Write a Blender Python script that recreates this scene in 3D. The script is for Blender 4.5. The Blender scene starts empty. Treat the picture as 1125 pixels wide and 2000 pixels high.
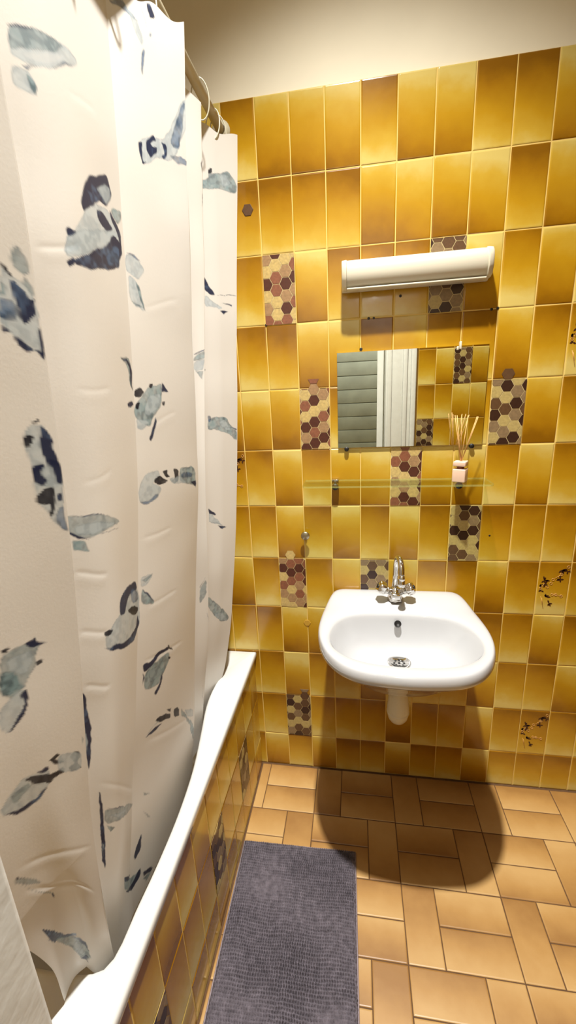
import bpy, bmesh, math, random
import numpy as np
from mathutils import Vector, Matrix

SC = bpy.context.scene
COL = SC.collection
R = math.radians

# ------------------------------------------------------------------ camera
cam_d = bpy.data.cameras.new('camera')
cam = bpy.data.objects.new('camera', cam_d)
COL.objects.link(cam)
cam_d.sensor_fit = 'VERTICAL'
cam_d.sensor_height = 36.0
cam_d.lens = 821.29/2000*36.0
cam_d.clip_start = 0.005
yaw, pitch, roll = -0.1657, -0.2731, -0.0475
fw = Vector((math.sin(yaw)*math.cos(pitch), math.cos(yaw)*math.cos(pitch), math.sin(pitch)))
rt = Vector((math.cos(yaw), -math.sin(yaw), 0)); up = rt.cross(fw)
rt, up = math.cos(roll)*rt+math.sin(roll)*up, -math.sin(roll)*rt+math.cos(roll)*up
M = Matrix((rt, up, -fw)).transposed().to_4x4()
M.translation = Vector((0.3835, -1.4359, 1.5465))
cam.matrix_world = M
SC.camera = cam

# ------------------------------------------------------------------ light and exposure
def lamp(name, kind, loc, power, col, **kw):
    d = bpy.data.lights.new(name, kind); d.energy = power; d.color = col
    for k, v in kw.items(): setattr(d, k, v)
    o = bpy.data.objects.new(name, d); o.location = loc; COL.objects.link(o); return o
ceiling_spot = lamp('ceiling_spot', 'SPOT', (0.395, -0.70, 3.085), 580, (1.0, .975, .925),
                    spot_size=R(114), spot_blend=1.0, shadow_soft_size=.035)
# unphysical linear falloff on the lamp, set to even brightness from top to bottom
ld = ceiling_spot.data; ld.use_nodes = True
lf = ld.node_tree.nodes.new('ShaderNodeLightFalloff'); lf.inputs['Strength'].default_value = .5
ld.node_tree.links.new(lf.outputs['Linear'], ld.node_tree.nodes['Emission'].inputs['Strength'])
hall_fill = lamp('hall_fill', 'POINT', (0.55, -2.05, 2.35), 18, (1.0, .97, .92), shadow_soft_size=.12)  # unseen lamp added to fill the shadows and brighten the mirrored hallway
W = bpy.data.worlds.new('world'); SC.world = W; W.use_nodes = True
W.node_tree.nodes['Background'].inputs[0].default_value = (.9, .93, 1, 1)
W.node_tree.nodes['Background'].inputs[1].default_value = .05
SC.view_settings.view_transform = 'Standard'
SC.view_settings.look = 'None'
SC.view_settings.exposure = -0.45
SC.view_settings.gamma = 1.0
SC.view_settings.use_curve_mapping = False

# ------------------------------------------------------------------ helpers
def srgb(r, g, b, k=.76):
    """reflectance k times that of the given display colour"""
    f = lambda c: k*(c/12.92 if c <= .04045 else ((c+.055)/1.055)**2.4)
    return (f(r/255), f(g/255), f(b/255), 1)

def mat(name, col, rough=.5, metal=0., spec=.5, coat=0., noise=0., nscale=20., bump=0., bscale=60., sub=0., trans=0.):
    m = bpy.data.materials.new(name); m.use_nodes = True
    nt = m.node_tree; b = nt.nodes['Principled BSDF']
    b.inputs['Base Color'].default_value = col
    b.inputs['Roughness'].default_value = rough
    b.inputs['Metallic'].default_value = metal
    b.inputs['Specular IOR Level'].default_value = spec
    b.inputs['Coat Weight'].default_value = coat
    b.inputs['Coat Roughness'].default_value = .05
    b.inputs['Subsurface Weight'].default_value = sub
    tc = nt.nodes.new('ShaderNodeTexCoord')
    if noise:
        n = nt.nodes.new('ShaderNodeTexNoise'); n.inputs['Scale'].default_value = nscale
        n.inputs['Detail'].default_value = 4
        nt.links.new(tc.outputs['Object'], n.inputs['Vector'])
        r = nt.nodes.new('ShaderNodeValToRGB')
        c = np.array(col[:3])
        r.color_ramp.elements[0].position = .3; r.color_ramp.elements[1].position = .7
        r.color_ramp.elements[0].color = (*(c*(1-noise)), 1)
        r.color_ramp.elements[1].color = (*np.clip(c*(1+noise*.6), 0, 1), 1)
        nt.links.new(n.outputs['Fac'], r.inputs['Fac'])
        nt.links.new(r.outputs['Color'], b.inputs['Base Color'])
    if bump:
        n2 = nt.nodes.new('ShaderNodeTexNoise'); n2.inputs['Scale'].default_value = bscale
        n2.inputs['Detail'].default_value = 3
        nt.links.new(tc.outputs['Object'], n2.inputs['Vector'])
        bp = nt.nodes.new('ShaderNodeBump'); bp.inputs['Strength'].default_value = bump
        bp.inputs['Distance'].default_value = .004
        nt.links.new(n2.outputs['Fac'], bp.inputs['Height'])
        nt.links.new(bp.outputs['Normal'], b.inputs['Normal'])
    return m

def tile_material(name, stops, rough, bump=.12, nscale=9., namp=.5, coat=.3, ramp_u=.1):
    """glazed tile: its own mottled glaze, shading along the tile from a dark end (v=0) to a pale end (v=1)"""
    m = bpy.data.materials.new(name); m.use_nodes = True
    nt = m.node_tree; N = nt.nodes; Lk = nt.links; b = N['Principled BSDF']
    uv = N.new('ShaderNodeUVMap'); uv.uv_map = 'tile'
    sp = N.new('ShaderNodeSeparateXYZ'); Lk.new(uv.outputs['UV'], sp.inputs[0])
    at = N.new('ShaderNodeAttribute'); at.attribute_name = 'rnd'
    tc = N.new('ShaderNodeTexCoord')
    n = N.new('ShaderNodeTexNoise'); n.inputs['Scale'].default_value = nscale; n.inputs['Detail'].default_value = 5
    n.inputs['Roughness'].default_value = .6
    mp = N.new('ShaderNodeVectorMath'); mp.operation = 'ADD'
    sc = N.new('ShaderNodeVectorMath'); sc.operation = 'SCALE'; sc.inputs['Scale'].default_value = 7.
    cb = N.new('ShaderNodeCombineXYZ')
    Lk.new(at.outputs['Fac'], cb.inputs[0]); Lk.new(at.outputs['Fac'], cb.inputs[1])
    Lk.new(cb.outputs[0], sc.inputs[0])
    Lk.new(tc.outputs['Object'], mp.inputs[0]); Lk.new(sc.outputs[0], mp.inputs[1])
    Lk.new(mp.outputs[0], n.inputs['Vector'])
    def math_(op, a, c, d=None):
        x = N.new('ShaderNodeMath'); x.operation = op
        for i, v in enumerate((a, c, d)):
            if v is None: continue
            if isinstance(v, (int, float)): x.inputs[i].default_value = v
            else: Lk.new(v, x.inputs[i])
        return x.outputs[0]
    t = math_('MULTIPLY_ADD', n.outputs['Fac'], namp, sp.outputs[1])
    t = math_('MULTIPLY_ADD', at.outputs['Fac'], .22, t)
    t = math_('MULTIPLY_ADD', sp.outputs[0], ramp_u, t)
    t = math_('SUBTRACT', t, namp*.5+.11+ramp_u*.5)
    r = N.new('ShaderNodeValToRGB')
    while len(r.color_ramp.elements) < len(stops): r.color_ramp.elements.new(.5)
    for e, (p, c) in zip(r.color_ramp.elements, stops): e.position = p; e.color = c
    Lk.new(t, r.inputs['Fac'])
    Lk.new(r.outputs['Color'], b.inputs['Base Color'])
    b.inputs['Roughness'].default_value = rough
    b.inputs['Coat Weight'].default_value = coat; b.inputs['Coat Roughness'].default_value = .06
    n2 = N.new('ShaderNodeTexNoise'); n2.inputs['Scale'].default_value = 22; n2.inputs['Detail'].default_value = 2
    Lk.new(mp.outputs[0], n2.inputs['Vector'])
    bp = N.new('ShaderNodeBump'); bp.inputs['Strength'].default_value = bump; bp.inputs['Distance'].default_value = .003
    Lk.new(n2.outputs['Fac'], bp.inputs['Height']); Lk.new(bp.outputs['Normal'], b.inputs['Normal'])
    Lk.new(bp.outputs['Normal'], b.inputs['Coat Normal'])
    return m

def tag(o, label=None, cat=None, group=None, kind=None):
    if label: o['label'] = label
    if cat: o['category'] = cat
    if group: o['group'] = group
    if kind: o['kind'] = kind
    return o

def empty(name, loc, label, cat, group=None):
    o = bpy.data.objects.new(name, None); COL.objects.link(o); o.location = loc
    o.empty_display_size = .05
    return tag(o, label, cat, group)

def world_loc(o):
    v = Vector((0, 0, 0))
    while o: v += o.location; o = o.parent
    return v

def link(name, me, mats, parent=None, loc=None, smooth=True):
    """link one mesh object; vertices are given in room coordinates"""
    for m in (mats if isinstance(mats, (list, tuple)) else [mats]): me.materials.append(m)
    o = bpy.data.objects.new(name, me); COL.objects.link(o)
    base = Vector((0, 0, 0))
    if parent:
        o.parent = parent; base = world_loc(parent)
    if loc is not None:
        o.location = Vector(loc)-base; base = Vector(loc)
    me.transform(Matrix.Translation(-base))
    if smooth: me.polygons.foreach_set('use_smooth', [True]*len(me.polygons))
    me.update()
    return o

def obj(name, bm, mats, parent=None, loc=None, smooth=True):
    bmesh.ops.recalc_face_normals(bm, faces=bm.faces)
    me = bpy.data.meshes.new(name); bm.to_mesh(me); bm.free()
    o = link(name, me, mats, parent, loc, smooth)
    return o

def sharp(o, deg=35):
    me = o.data
    bm = bmesh.new(); bm.from_mesh(me)
    for e in bm.edges:
        if len(e.link_faces) == 2 and e.calc_face_angle(0) > R(deg): e.smooth = False
    bm.to_mesh(me); bm.free(); return o

def mod(o, kind, **kw):
    m = o.modifiers.new(kind.lower(), kind)
    for k, v in kw.items(): setattr(m, k, v)
    return o

def add_box(bm, lo, hi, bevel=0, seg=2, rot=None, piv=None, mi=0):
    r = bmesh.ops.create_cube(bm, size=1)
    vs = r['verts']
    c = [(a+b)/2 for a, b in zip(lo, hi)]; s = [b-a for a, b in zip(lo, hi)]
    for v in vs: v.co = Vector([v.co[i]*s[i]+c[i] for i in range(3)])
    fs = {f for v in vs for f in v.link_faces}
    if bevel:
        es = {e for v in vs for e in v.link_edges}
        rr = bmesh.ops.bevel(bm, geom=list(es), offset=bevel, segments=seg, profile=.5, affect='EDGES')
        fs = set(rr['faces']) | {f for f in fs if f.is_valid}
        vs = list({v for f in fs for v in f.verts})
    for f in fs: f.material_index = mi
    if rot is not None:
        P = Vector(piv if piv else c)
        for v in vs: v.co = P+rot @ (v.co-P)
    return vs

def box(name, lo, hi, m, parent=None, bevel=.002, seg=2, loc=None, rot=None, piv=None):
    bm = bmesh.new(); add_box(bm, lo, hi, bevel, seg, rot, piv)
    return sharp(obj(name, bm, m, parent, loc), 50)

def frame_of(d):
    d = Vector(d).normalized()
    a = Vector((0, 0, 1)) if abs(d.z) < .9 else Vector((1, 0, 0))
    u = d.cross(a).normalized(); return u, d.cross(u).normalized(), d

def add_tube(bm, pts, rad, n=12, cap=True, closed=False):
    pts = [Vector(p) for p in pts]
    rads = rad if isinstance(rad, (list, tuple)) else [rad]*len(pts)
    rings = []; pu = None
    N = len(pts)
    for i, p in enumerate(pts):
        if closed: d = pts[(i+1) % N]-pts[i-1]
        else: d = pts[min(i+1, N-1)]-pts[max(i-1, 0)]
        d.normalize()
        if pu is None: pu, _, _ = frame_of(d)
        pu = (pu-d*pu.dot(d)).normalized(); w = d.cross(pu)
        rings.append([bm.verts.new(p+(pu*math.cos(a)+w*math.sin(a))*rads[i])
                      for a in [2*math.pi*k/n for k in range(n)]])
    for i in range(N if closed else N-1):
        a, b = rings[i], rings[(i+1) % N]
        for k in range(n): bm.faces.new((a[k], a[(k+1) % n], b[(k+1) % n], b[k]))
    if cap and not closed:
        bm.faces.new(rings[0][::-1]); bm.faces.new(rings[-1])
    return rings

def add_lathe(bm, prof, base, axis=(0, 0, 1), n=28, lobes=0, amp=0):
    """revolve (radius, height) pairs about an axis through base"""
    u, w, d = frame_of(axis); base = Vector(base); rings = []
    for r, h in prof:
        if r < 1e-6: rings.append([bm.verts.new(base+d*h)]); continue
        rings.append([bm.verts.new(base+d*h+(u*math.cos(a)+w*math.sin(a))*r*(1+amp*math.cos(lobes*a)))
                      for a in [2*math.pi*k/n for k in range(n)]])
    for a, b in zip(rings, rings[1:]):
        if len(a) == 1 and len(b) == 1: continue
        for k in range(n):
            k2 = (k+1) % n
            if len(a) == 1: bm.faces.new((a[0], b[k2], b[k]))
            elif len(b) == 1: bm.faces.new((a[k], a[k2], b[0]))
            else: bm.faces.new((a[k], a[k2], b[k2], b[k]))
    return rings

def loft(bm, rings, closed=True, cap0=False, cap1=False):
    V = [[bm.verts.new(p) for p in r] for r in rings]
    n = len(V[0])
    for a, b in zip(V, V[1:]):
        for k in range(n if closed else n-1):
            bm.faces.new((a[k], a[(k+1) % n], b[(k+1) % n], b[k]))
    if cap0: bm.faces.new(V[0][::-1])
    if cap1: bm.faces.new(V[-1])
    return V

def vnoise(x, y, seed=0):
    """smooth value noise on numpy arrays"""
    rng = np.random.RandomState(seed); T = rng.rand(64, 64)
    xi = np.floor(x).astype(int); yi = np.floor(y).astype(int)
    fx = x-xi; fy = y-yi
    fx = fx*fx*(3-2*fx); fy = fy*fy*(3-2*fy)
    g = lambda a, b: T[a % 64, b % 64]
    return ((g(xi, yi)*(1-fx)+g(xi+1, yi)*fx)*(1-fy)+(g(xi, yi+1)*(1-fx)+g(xi+1, yi+1)*fx)*fy)

def grid_mesh(name, V, nu, nz):
    me = bpy.data.meshes.new(name)
    me.vertices.add(nu*nz); me.vertices.foreach_set('co', V.astype(np.float32).ravel())
    i = (np.arange(nz-1)[:, None]*nu+np.arange(nu-1)[None]).ravel()
    q = np.stack([i, i+1, i+1+nu, i+nu], 1).astype(np.int32)
    me.loops.add(q.size); me.polygons.add(len(q))
    me.loops.foreach_set('vertex_index', q.ravel())
    me.polygons.foreach_set('loop_start', np.arange(0, q.size, 4, dtype=np.int32))
    me.polygons.foreach_set('loop_total', np.full(len(q), 4, np.int32))
    me.update(calc_edges=True); me.validate()
    return me

# ------------------------------------------------------------------ materials
AMBER = tile_material('amber glazed tile', [
    (-.0, srgb(142, 94, 10)), (.22, srgb(174, 123, 16)), (.56, srgb(198, 150, 27)),
    (.80, srgb(211, 172, 58)), (1., srgb(224, 199, 112))], .20)
FLOORT = tile_material('tan floor tile', [(0., srgb(150, 108, 54)), (.5, srgb(176, 134, 74)), (1., srgb(192, 154, 96))],
                       .42, bump=.10, nscale=8, namp=1.0, coat=0, ramp_u=.1)
BROWN = tile_material('brown glazed tile', [(0., srgb(70, 44, 10)), (.5, srgb(110, 72, 18)), (1., srgb(140, 98, 34))], .25)  # for the unseen right wall, made darker to cut bounced light in shadows
GROUT = mat('yellow grout', srgb(230, 196, 108, .85), .8)
FGROUT = mat('dark floor grout', srgb(92, 62, 30), .85, noise=.2, nscale=60)
PLASTER = mat('off white plaster', srgb(232, 223, 198, .9), .7, noise=.04, nscale=5, bump=.08, bscale=30)
CEILM = mat('ceiling paint', srgb(232, 228, 215), .8)
PAINT = mat('gloss white paint', srgb(222, 220, 212), .4, bump=.25, bscale=45, noise=.03)
PLANK = mat('grey green planks', srgb(206, 214, 204, 1), .5, noise=.12, nscale=9)
ENAMEL = mat('white enamel', srgb(230, 230, 226, .70), .14, coat=.5)
CERAMIC = mat('white ceramic', srgb(216, 217, 219, .66), .10, coat=.6)
CHROME = mat('chrome', srgb(214, 212, 208, 1), .08, metal=1)
STEEL = mat('brushed steel', srgb(180, 172, 150, 1), .3, metal=1)
RODM = mat('beige enamelled rod', srgb(186, 178, 152, 1), .35)
BLACK = mat('black', srgb(16, 14, 14), .5)
PLASTIC = mat('white plastic', srgb(236, 228, 204), .35)
DIFFUSER = mat('opal plastic', srgb(226, 220, 200), .38, sub=.1)
SEAL = mat('dark rubber seal', srgb(60, 46, 34), .6)
RINGM = mat('white plastic ring', srgb(240, 236, 212), .35)
PINK = mat('pale pink ceramic', srgb(240, 204, 178), .4, noise=.04, nscale=40)
PINKDK = mat('rose brown glass neck', srgb(150, 90, 70), .25)
REED = mat('rattan reed', srgb(236, 184, 112), .7, noise=.2, nscale=120)
MIRROR = mat('mirror silver', srgb(236, 240, 232, 1), .0, metal=1)
MEDGE = mat('mirror glass edge', srgb(120, 120, 80), .2)
HEXM = [mat('hexagon ' + n, srgb(*c), .35, noise=.18, nscale=140) for n, c in
        (('dark brown', (58, 34, 26)), ('umber', (98, 70, 46)), ('greige', (142, 118, 86)), ('olive cream', (190, 168, 106)))]
HEXR = [mat('hexagon ' + n, srgb(*c), .35, noise=.22, nscale=140) for n, c in
        (('maroon', (84, 42, 28)), ('rose brown', (142, 88, 62)), ('taupe', (168, 132, 92)), ('sand', (206, 178, 112)))]
HEXG = mat('hexagon joint', srgb(214, 194, 140), .7)
FLOWER = mat('flower brown', srgb(66, 34, 18), .35)
FLOWERL = mat('flower outline', srgb(214, 160, 84), .4)

def glass_material(name, tint, gloss=.10):
    m = bpy.data.materials.new(name); m.use_nodes = True
    nt = m.node_tree; N = nt.nodes; N.remove(N['Principled BSDF'])
    t = N.new('ShaderNodeBsdfTransparent'); t.inputs[0].default_value = tint
    g = N.new('ShaderNodeBsdfGlossy'); g.inputs['Roughness'].default_value = .01
    lw = N.new('ShaderNodeLayerWeight'); lw.inputs[0].default_value = .5
    f = N.new('ShaderNodeMath'); f.operation = 'MULTIPLY_ADD'; f.inputs[1].default_value = .14; f.inputs[2].default_value = .03
    nt.links.new(lw.outputs['Facing'], f.inputs[0])
    x = N.new('ShaderNodeMixShader')
    nt.links.new(f.outputs[0], x.inputs[0]); nt.links.new(t.outputs[0], x.inputs[1]); nt.links.new(g.outputs[0], x.inputs[2])
    nt.links.new(x.outputs[0], N['Material Output'].inputs[0])
    return m
GLASS = glass_material('shelf glass', (.93, .97, .91, 1))
GEDGE = bpy.data.materials.new('shelf glass edge'); GEDGE.use_nodes = True
nt = GEDGE.node_tree; N = nt.nodes; b = N['Principled BSDF']
b.inputs['Base Color'].default_value = srgb(196, 206, 130, 1); b.inputs['Roughness'].default_value = .15
t = N.new('ShaderNodeBsdfTransparent'); x = N.new('ShaderNodeMixShader'); x.inputs[0].default_value = .28
nt.links.new(t.outputs[0], x.inputs[1]); nt.links.new(b.outputs[0], x.inputs[2]); nt.links.new(x.outputs[0], N['Material Output'].inputs[0])
# ------------------------------------------------------------------ tiled surfaces
def tiles_mesh(name, org, ua, va, na, cells, slab, wall_z=None, mats=None, extra=None):
    """cells: (u0,u1,v0,v1,flip,rnd); org + ua*u + va*v lies on the tile face, na points into the room.
    slab: (u0,u1,v0,v1,depth) body behind the tiles (material 1); wall_z: plaster slabs (material 2)"""
    org, ua, va, na = map(Vector, (org, ua, va, na))
    vs, fs, uvs, rnd, mi = [], [], [], [], []
    g = .0014
    rr = random.Random(name)
    for (u0, u1, v0, v1, flip, rv) in cells:
        a, b, c, d = u0+g, u1-g, v0+g, v1-g
        if b-a < .004 or d-c < .004: continue
        U = [a, a, a+.0012, a+.0035, b-.0035, b-.0012, b, b]
        V = [c, c, c+.0012, c+.0035, d-.0035, d-.0012, d, d]
        H = [-.004, -.0013, -.0004, 0]
        tu, tv = rr.uniform(-.006, .006), rr.uniform(-.004, .004)
        s = len(vs)
        for j in range(8):
            for i in range(8):
                h = min(H[min(i, 3)], H[min(7-i, 3)], H[min(j, 3)], H[min(7-j, 3)])
                if h > -.003: h += tu*(U[i]-(a+b)/2)+tv*(V[j]-(c+d)/2)
                vs.append(org+ua*U[i]+va*V[j]+na*h)
        for j in range(7):
            for i in range(7):
                if (i in (0, 6) and U[i] == U[i+1] and j in (0, 6)): pass
                q = (s+j*8+i, s+j*8+i+1, s+(j+1)*8+i+1, s+(j+1)*8+i)
                fs.append(q); mi.append(0); rnd.append(rv)
                for k in q:
                    kk = k-s; x = (U[kk % 8]-u0)/(u1-u0); y = (V[kk//8]-v0)/(v1-v0)
                    uvs.append((1-x, 1-y) if flip else (x, y))
    def slabbox(u0, u1, v0, v1, h0, h1, m):
        s = len(vs)
        for h in (h0, h1):
            for (u, v) in ((u0, v0), (u1, v0), (u1, v1), (u0, v1)): vs.append(org+ua*u+va*v+na*h)
        for q in ((0, 1, 2, 3), (7, 6, 5, 4), (0, 4, 5, 1), (1, 5, 6, 2), (2, 6, 7, 3), (3, 7, 4, 0)):
            fs.append(tuple(s+k for k in q)); mi.append(m); rnd.append(0.); uvs.extend([(0, 0)]*4)
    for sb in slab: slabbox(*sb[:4], -sb[4], -.0014, 1)
    for sb in (wall_z or []): slabbox(*sb)
    me = bpy.data.meshes.new(name); me.from_pydata([tuple(v) for v in vs], [], fs)
    uvl = me.uv_layers.new(name='tile'); uvl.data.foreach_set('uv', np.array(uvs, np.float32).ravel())
    at = me.attributes.new('rnd', 'FLOAT', 'FACE'); at.data.foreach_set('value', np.array(rnd, np.float32))
    me.polygons.foreach_set('material_index', np.array(mi, np.int32))
    bm = bmesh.new(); bm.from_mesh(me)
    bmesh.ops.recalc_face_normals(bm, faces=bm.faces); bm.to_mesh(me); bm.free()
    o = link(name, me, mats or [AMBER, GROUT, PLASTER], smooth=False)
    return tag(o, kind='structure')

def clip_poly(P, x0, x1, y0, y1):
    def cut(P, f, g):
        out = []
        for i in range(len(P)):
            a, b = P[i-1], P[i]; fa, fb = f(a), f(b)
            if fa >= 0: out.append(a) if False else None
            if (fa >= 0) != (fb >= 0):
                t = fa/(fa-fb); out.append((a[0]+(b[0]-a[0])*t, a[1]+(b[1]-a[1])*t))
            if fb >= 0: out.append(b)
        return out
    for f in (lambda p: p[0]-x0, lambda p: x1-p[0], lambda p: p[1]-y0, lambda p: y1-p[1]):
        if len(P) < 3: return []
        P = cut(P, f, None)
    return P

def mosaic(parent, org, ua, va, na, seed, offx=0., offy=0., over=(0, 0), mats=HEXM, name='mosaic_tile', cells=None):
    """hexagon mosaic covering one 10 x 20 cm tile; org is the lower left tile corner"""
    org, ua, va, na = map(Vector, (org, ua, va, na))
    rr = random.Random(seed)
    bm = bmesh.new()
    def slab(P, h0, h1, m):
        lo = [bm.verts.new(org+ua*x+va*y+na*h0) for x, y in P]
        hi = [bm.verts.new(org+ua*x+va*y+na*h1) for x, y in P]
        f = bm.faces.new(hi); f.material_index = m
        n = len(P)
        for k in range(n):
            f = bm.faces.new((lo[k], lo[(k+1) % n], hi[(k+1) % n], hi[k])); f.material_index = m
    Rr = .0202; dx = 1.5*Rr; dy = math.sqrt(3)*Rr
    slab([(.0012, .0012), (.0988, .0012), (.0988, .1988), (.0012, .1988)], .0001, .0006, 4)
    prev = -1
    for i in range(-1, 5):
        for j in range(-1, 8):
            cx = offx+i*dx; cy = offy+j*dy+(dy/2 if i % 2 else 0)
            P = [(cx+(Rr-.0011)*math.cos(R(60*k)), cy+(Rr-.0011)*math.sin(R(60*k))) for k in range(6)]
            top = over[0] if cy > .185 and i == over[1] and over[0] else 0
            P = clip_poly(P, .0008, .0992, .0008 if not (top < 0) else -.03, .1992+max(top, 0))
            if len(P) < 3: continue
            ar = abs(sum(P[k-1][0]*P[k][1]-P[k][0]*P[k-1][1] for k in range(len(P))))/2
            if ar < 2e-5: continue
            c = rr.choice([0, 0, 1, 1, 2, 2, 3, 3])
            if c == prev: c = rr.choice([0, 1, 2, 3])
            prev = c
            slab(P, .0004, .0013, c)
    o = obj(name, bm, list(mats)+[HEXG], parent, org, smooth=False)
    return tag(o, label='hexagon mosaic tile in browns and olive cream')

def hex_sticker(parent, c, m, r=.0175):
    bm = bmesh.new(); add_lathe(bm, [(r, 0), (r, .001), (r-.001, .0016), (0, .0016)], c, (0, -1, 0), 6)
    o = obj('hexagon_sticker', bm, m, parent, c, smooth=False)
    return o

def floral(parent, org):
    """dark printed spray of leaves and small outlined flowers on one tile"""
    bm = bmesh.new(); ox, oy, oz = org
    def leaf(x, y, ang, ln, w):
        pts = []
        for t in (0, .25, .55, .8, 1): pts.append((t*ln, w*math.sin(math.pi*min(1, t*.95+.03))*.5))
        P = pts+[(a, -b) for a, b in pts[::-1][1:-1]]
        vs = []
        for a, b in P:
            vs.append((x+a*math.cos(ang)-b*math.sin(ang), y+a*math.sin(ang)+b*math.cos(ang)))
        lo = [bm.verts.new((ox+a, oy-.0002, oz+b)) for a, b in vs]; hi = [bm.verts.new((ox+a, oy-.0006, oz+b)) for a, b in vs]
        bm.faces.new(hi); n = len(vs)
        for k in range(n): bm.faces.new((lo[k], lo[(k+1) % n], hi[(k+1) % n], hi[k]))
    C = lambda x, y: ((x-265)/3150, (610-y)/2575)
    rr = random.Random(5)
    for (x, y, n, ln) in ((495, 165, 6, .016), (485, 258, 5, .014), (330, 270, 6, .016), (345, 305, 4, .013),
                          (370, 430, 5, .014), (405, 490, 4, .015), (545, 180, 3, .010), (290, 330, 3, .010), (310, 370, 3, .009)):
        cx, cy = C(x, y)
        for k in range(n): leaf(cx, cy, rr.uniform(0, 6.28), ln*rr.uniform(.7, 1.1), .0055)
    o = obj('floral_print', bm, FLOWER, parent, org, smooth=False)
    bm = bmesh.new()
    for (x, y) in ((490, 210), (415, 260), (400, 297), (366, 332), (300, 347), (460, 405), (515, 417), (550, 140), (425, 405)):
        cx, cy = C(x, y); r = .0045
        add_tube(bm, [(ox+cx+r*math.cos(a), oy-.0004, oz+cy+r*math.sin(a)) for a in [k*math.pi/5 for k in range(10)]], .0008, 5, closed=True)
    for a, b in (((312, 425), (352, 545)), ((325, 440), (340, 500)), ((300, 350), (330, 300)), ((430, 250), (490, 210)), ((430, 405), (520, 415))):
        p, q = C(*a), C(*b); add_tube(bm, [(ox+p[0], oy-.0004, oz+p[1]), (ox+q[0], oy-.0004, oz+q[1])], .0007, 5)
    obj('flower_outline', bm, FLOWERL, o, org)
    return tag(o, label='tile print of dark brown leaves')

TOP = 2.361
ROWS = [TOP-.2*k for k in range(12)]+[0.0]
ORI = ['DLLLDLLDDLDL', 'DDDDLLLLDLDL', 'DDLDDDLLDLDD', 'DDLLDLDDLDDL', 'LLLDLDLDDLDL', 'DLDLLDLLDLDD',
       'DLDLDLDDDDDL', 'DLDLLLDDLDDD', 'DLLDLDDLDDLD', 'DLDDLDDDLDDL', 'DDDDDLDDLDDD', 'LDLDDLDDLDDD']
rr = random.Random(11)
cells = []
for i in range(12):
    for c in range(-8, 15):
        o_ = ORI[i][c] if 0 <= c < 12 else rr.choice('DDL')
        u0, u1 = max(c*.1, -.74), min(c*.1+.1, 1.41)
        if u1-u0 < .01: continue
        # dark end up ('D') means v runs pale at the bottom: flip
        cells.append((u0, u1, ROWS[i+1], ROWS[i], o_ == 'D', rr.random()))
CEIL = 3.20
wall_back = tiles_mesh('wall_back', (0, 0, 0), (1, 0, 0), (0, 0, 1), (0, -1, 0), cells,
                       [(-.75, 1.42, 0, TOP-.001, .1)], [(-.75, 1.42, TOP, CEIL, -.1, -.006, 2)])
BX = ((1, 0, 0), (0, 0, 1), (0, -1, 0))
for (i, c, seed, ox, oy, over, m) in ((2, 1, 3, .010, .012, 0, HEXR), (2, 6, 4, .020, .030, 0, HEXM), (4, 2, 9, .018, .004, .03, HEXR),
                                      (4, 8, 6, .014, .022, .03, HEXM), (5, 5, 21, .015, .012, 0, HEXR), (6, 7, 8, .016, .006, 0, HEXM),
                                      (7, 1, 12, .014, .020, .03, HEXR), (7, 4, 10, .012, .018, 0, HEXM), (10, 1, 5, .016, .022, .03, HEXM)):
    mosaic(wall_back, (c*.1, 0, ROWS[i+1]), *BX, seed, ox, oy, (over, 1 if i != 10 else 2), m)
hex_sticker(wall_back, (.064, 0, 2.086), HEXM[1])
hex_sticker(wall_back, (.198, 0, .694), mat('hexagon pale amber', srgb(206, 160, 60), .3), .014)
for (c, i) in ((10, 3), (10, 7), (10, 10), (-1, 5)): floral(wall_back, (c*.1, 0, ROWS[i+1]))
bm = bmesh.new()
for (x, z, r) in ((.5185, 1.816, .0035), (.4247, 1.760, .0035), (.4402, 1.760, .003), (.7815, 1.760, .0035), (.7984, 1.762, .0035),
                  (.1016, 1.763, .0035), (.8313, 1.054, .0028), (.4014, 1.672, .0042)):
    add_lathe(bm, [(r*1.2, 0), (r, .0008), (r*.6, .0009), (0, .0006)], (x, 0, z), (0, -1, 0), 10)
tag(obj('drill_hole', bm, BLACK, wall_back, (0, 0, 0)), label='small dark drill holes')

# rear wall with the doorway, side walls, ceiling
def simple_cells(u0, u1, du, rows, rnd, phase=0.):
    out = []
    k = math.floor((u0-phase)/du)
    while k*du+phase < u1:
        a, b = max(u0, k*du+phase), min(u1, (k+1)*du+phase)
        for r0, r1 in zip(rows[1:], rows):
            if b-a > .01: out.append((a, b, r0, r1, rnd.random() < .6, rnd.random()))
        k += 1
    return out
rr = random.Random(3)
YR = -1.30
wall_rear = tiles_mesh('wall_rear', (0, YR, 0), (1, 0, 0), (0, 0, 1), (0, 1, 0),
                       simple_cells(.745, 1.41, .1, ROWS, rr, .753)+simple_cells(-.74, -.02, .1, ROWS, rr),
                       [(.745, 1.42, 0, TOP-.001, .12), (-.75, -.02, 0, TOP-.001, .12)],
                       [(-.75, 1.42, TOP, CEIL, -.12, -.006, 2), (-.02, .745, 2.20, TOP, -.12, -.002, 2)])
RX = ((1, 0, 0), (0, 0, 1), (0, 1, 0))
mosaic(wall_rear, (.953, YR, ROWS[4]), *RX, 31, .018, .01)
mosaic(wall_rear, (.753, YR, ROWS[6]), *RX, 32, .016, .01)
wall_left = tiles_mesh('wall_left', (-.75, 0, 0), (0, 1, 0), (0, 0, 1), (1, 0, 0), simple_cells(-1.30, 0, .1, ROWS, rr),
                       [(-1.42, .1, 0, TOP-.001, .1)], [(-1.42, .1, TOP, CEIL, -.1, -.006, 2)])
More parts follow.
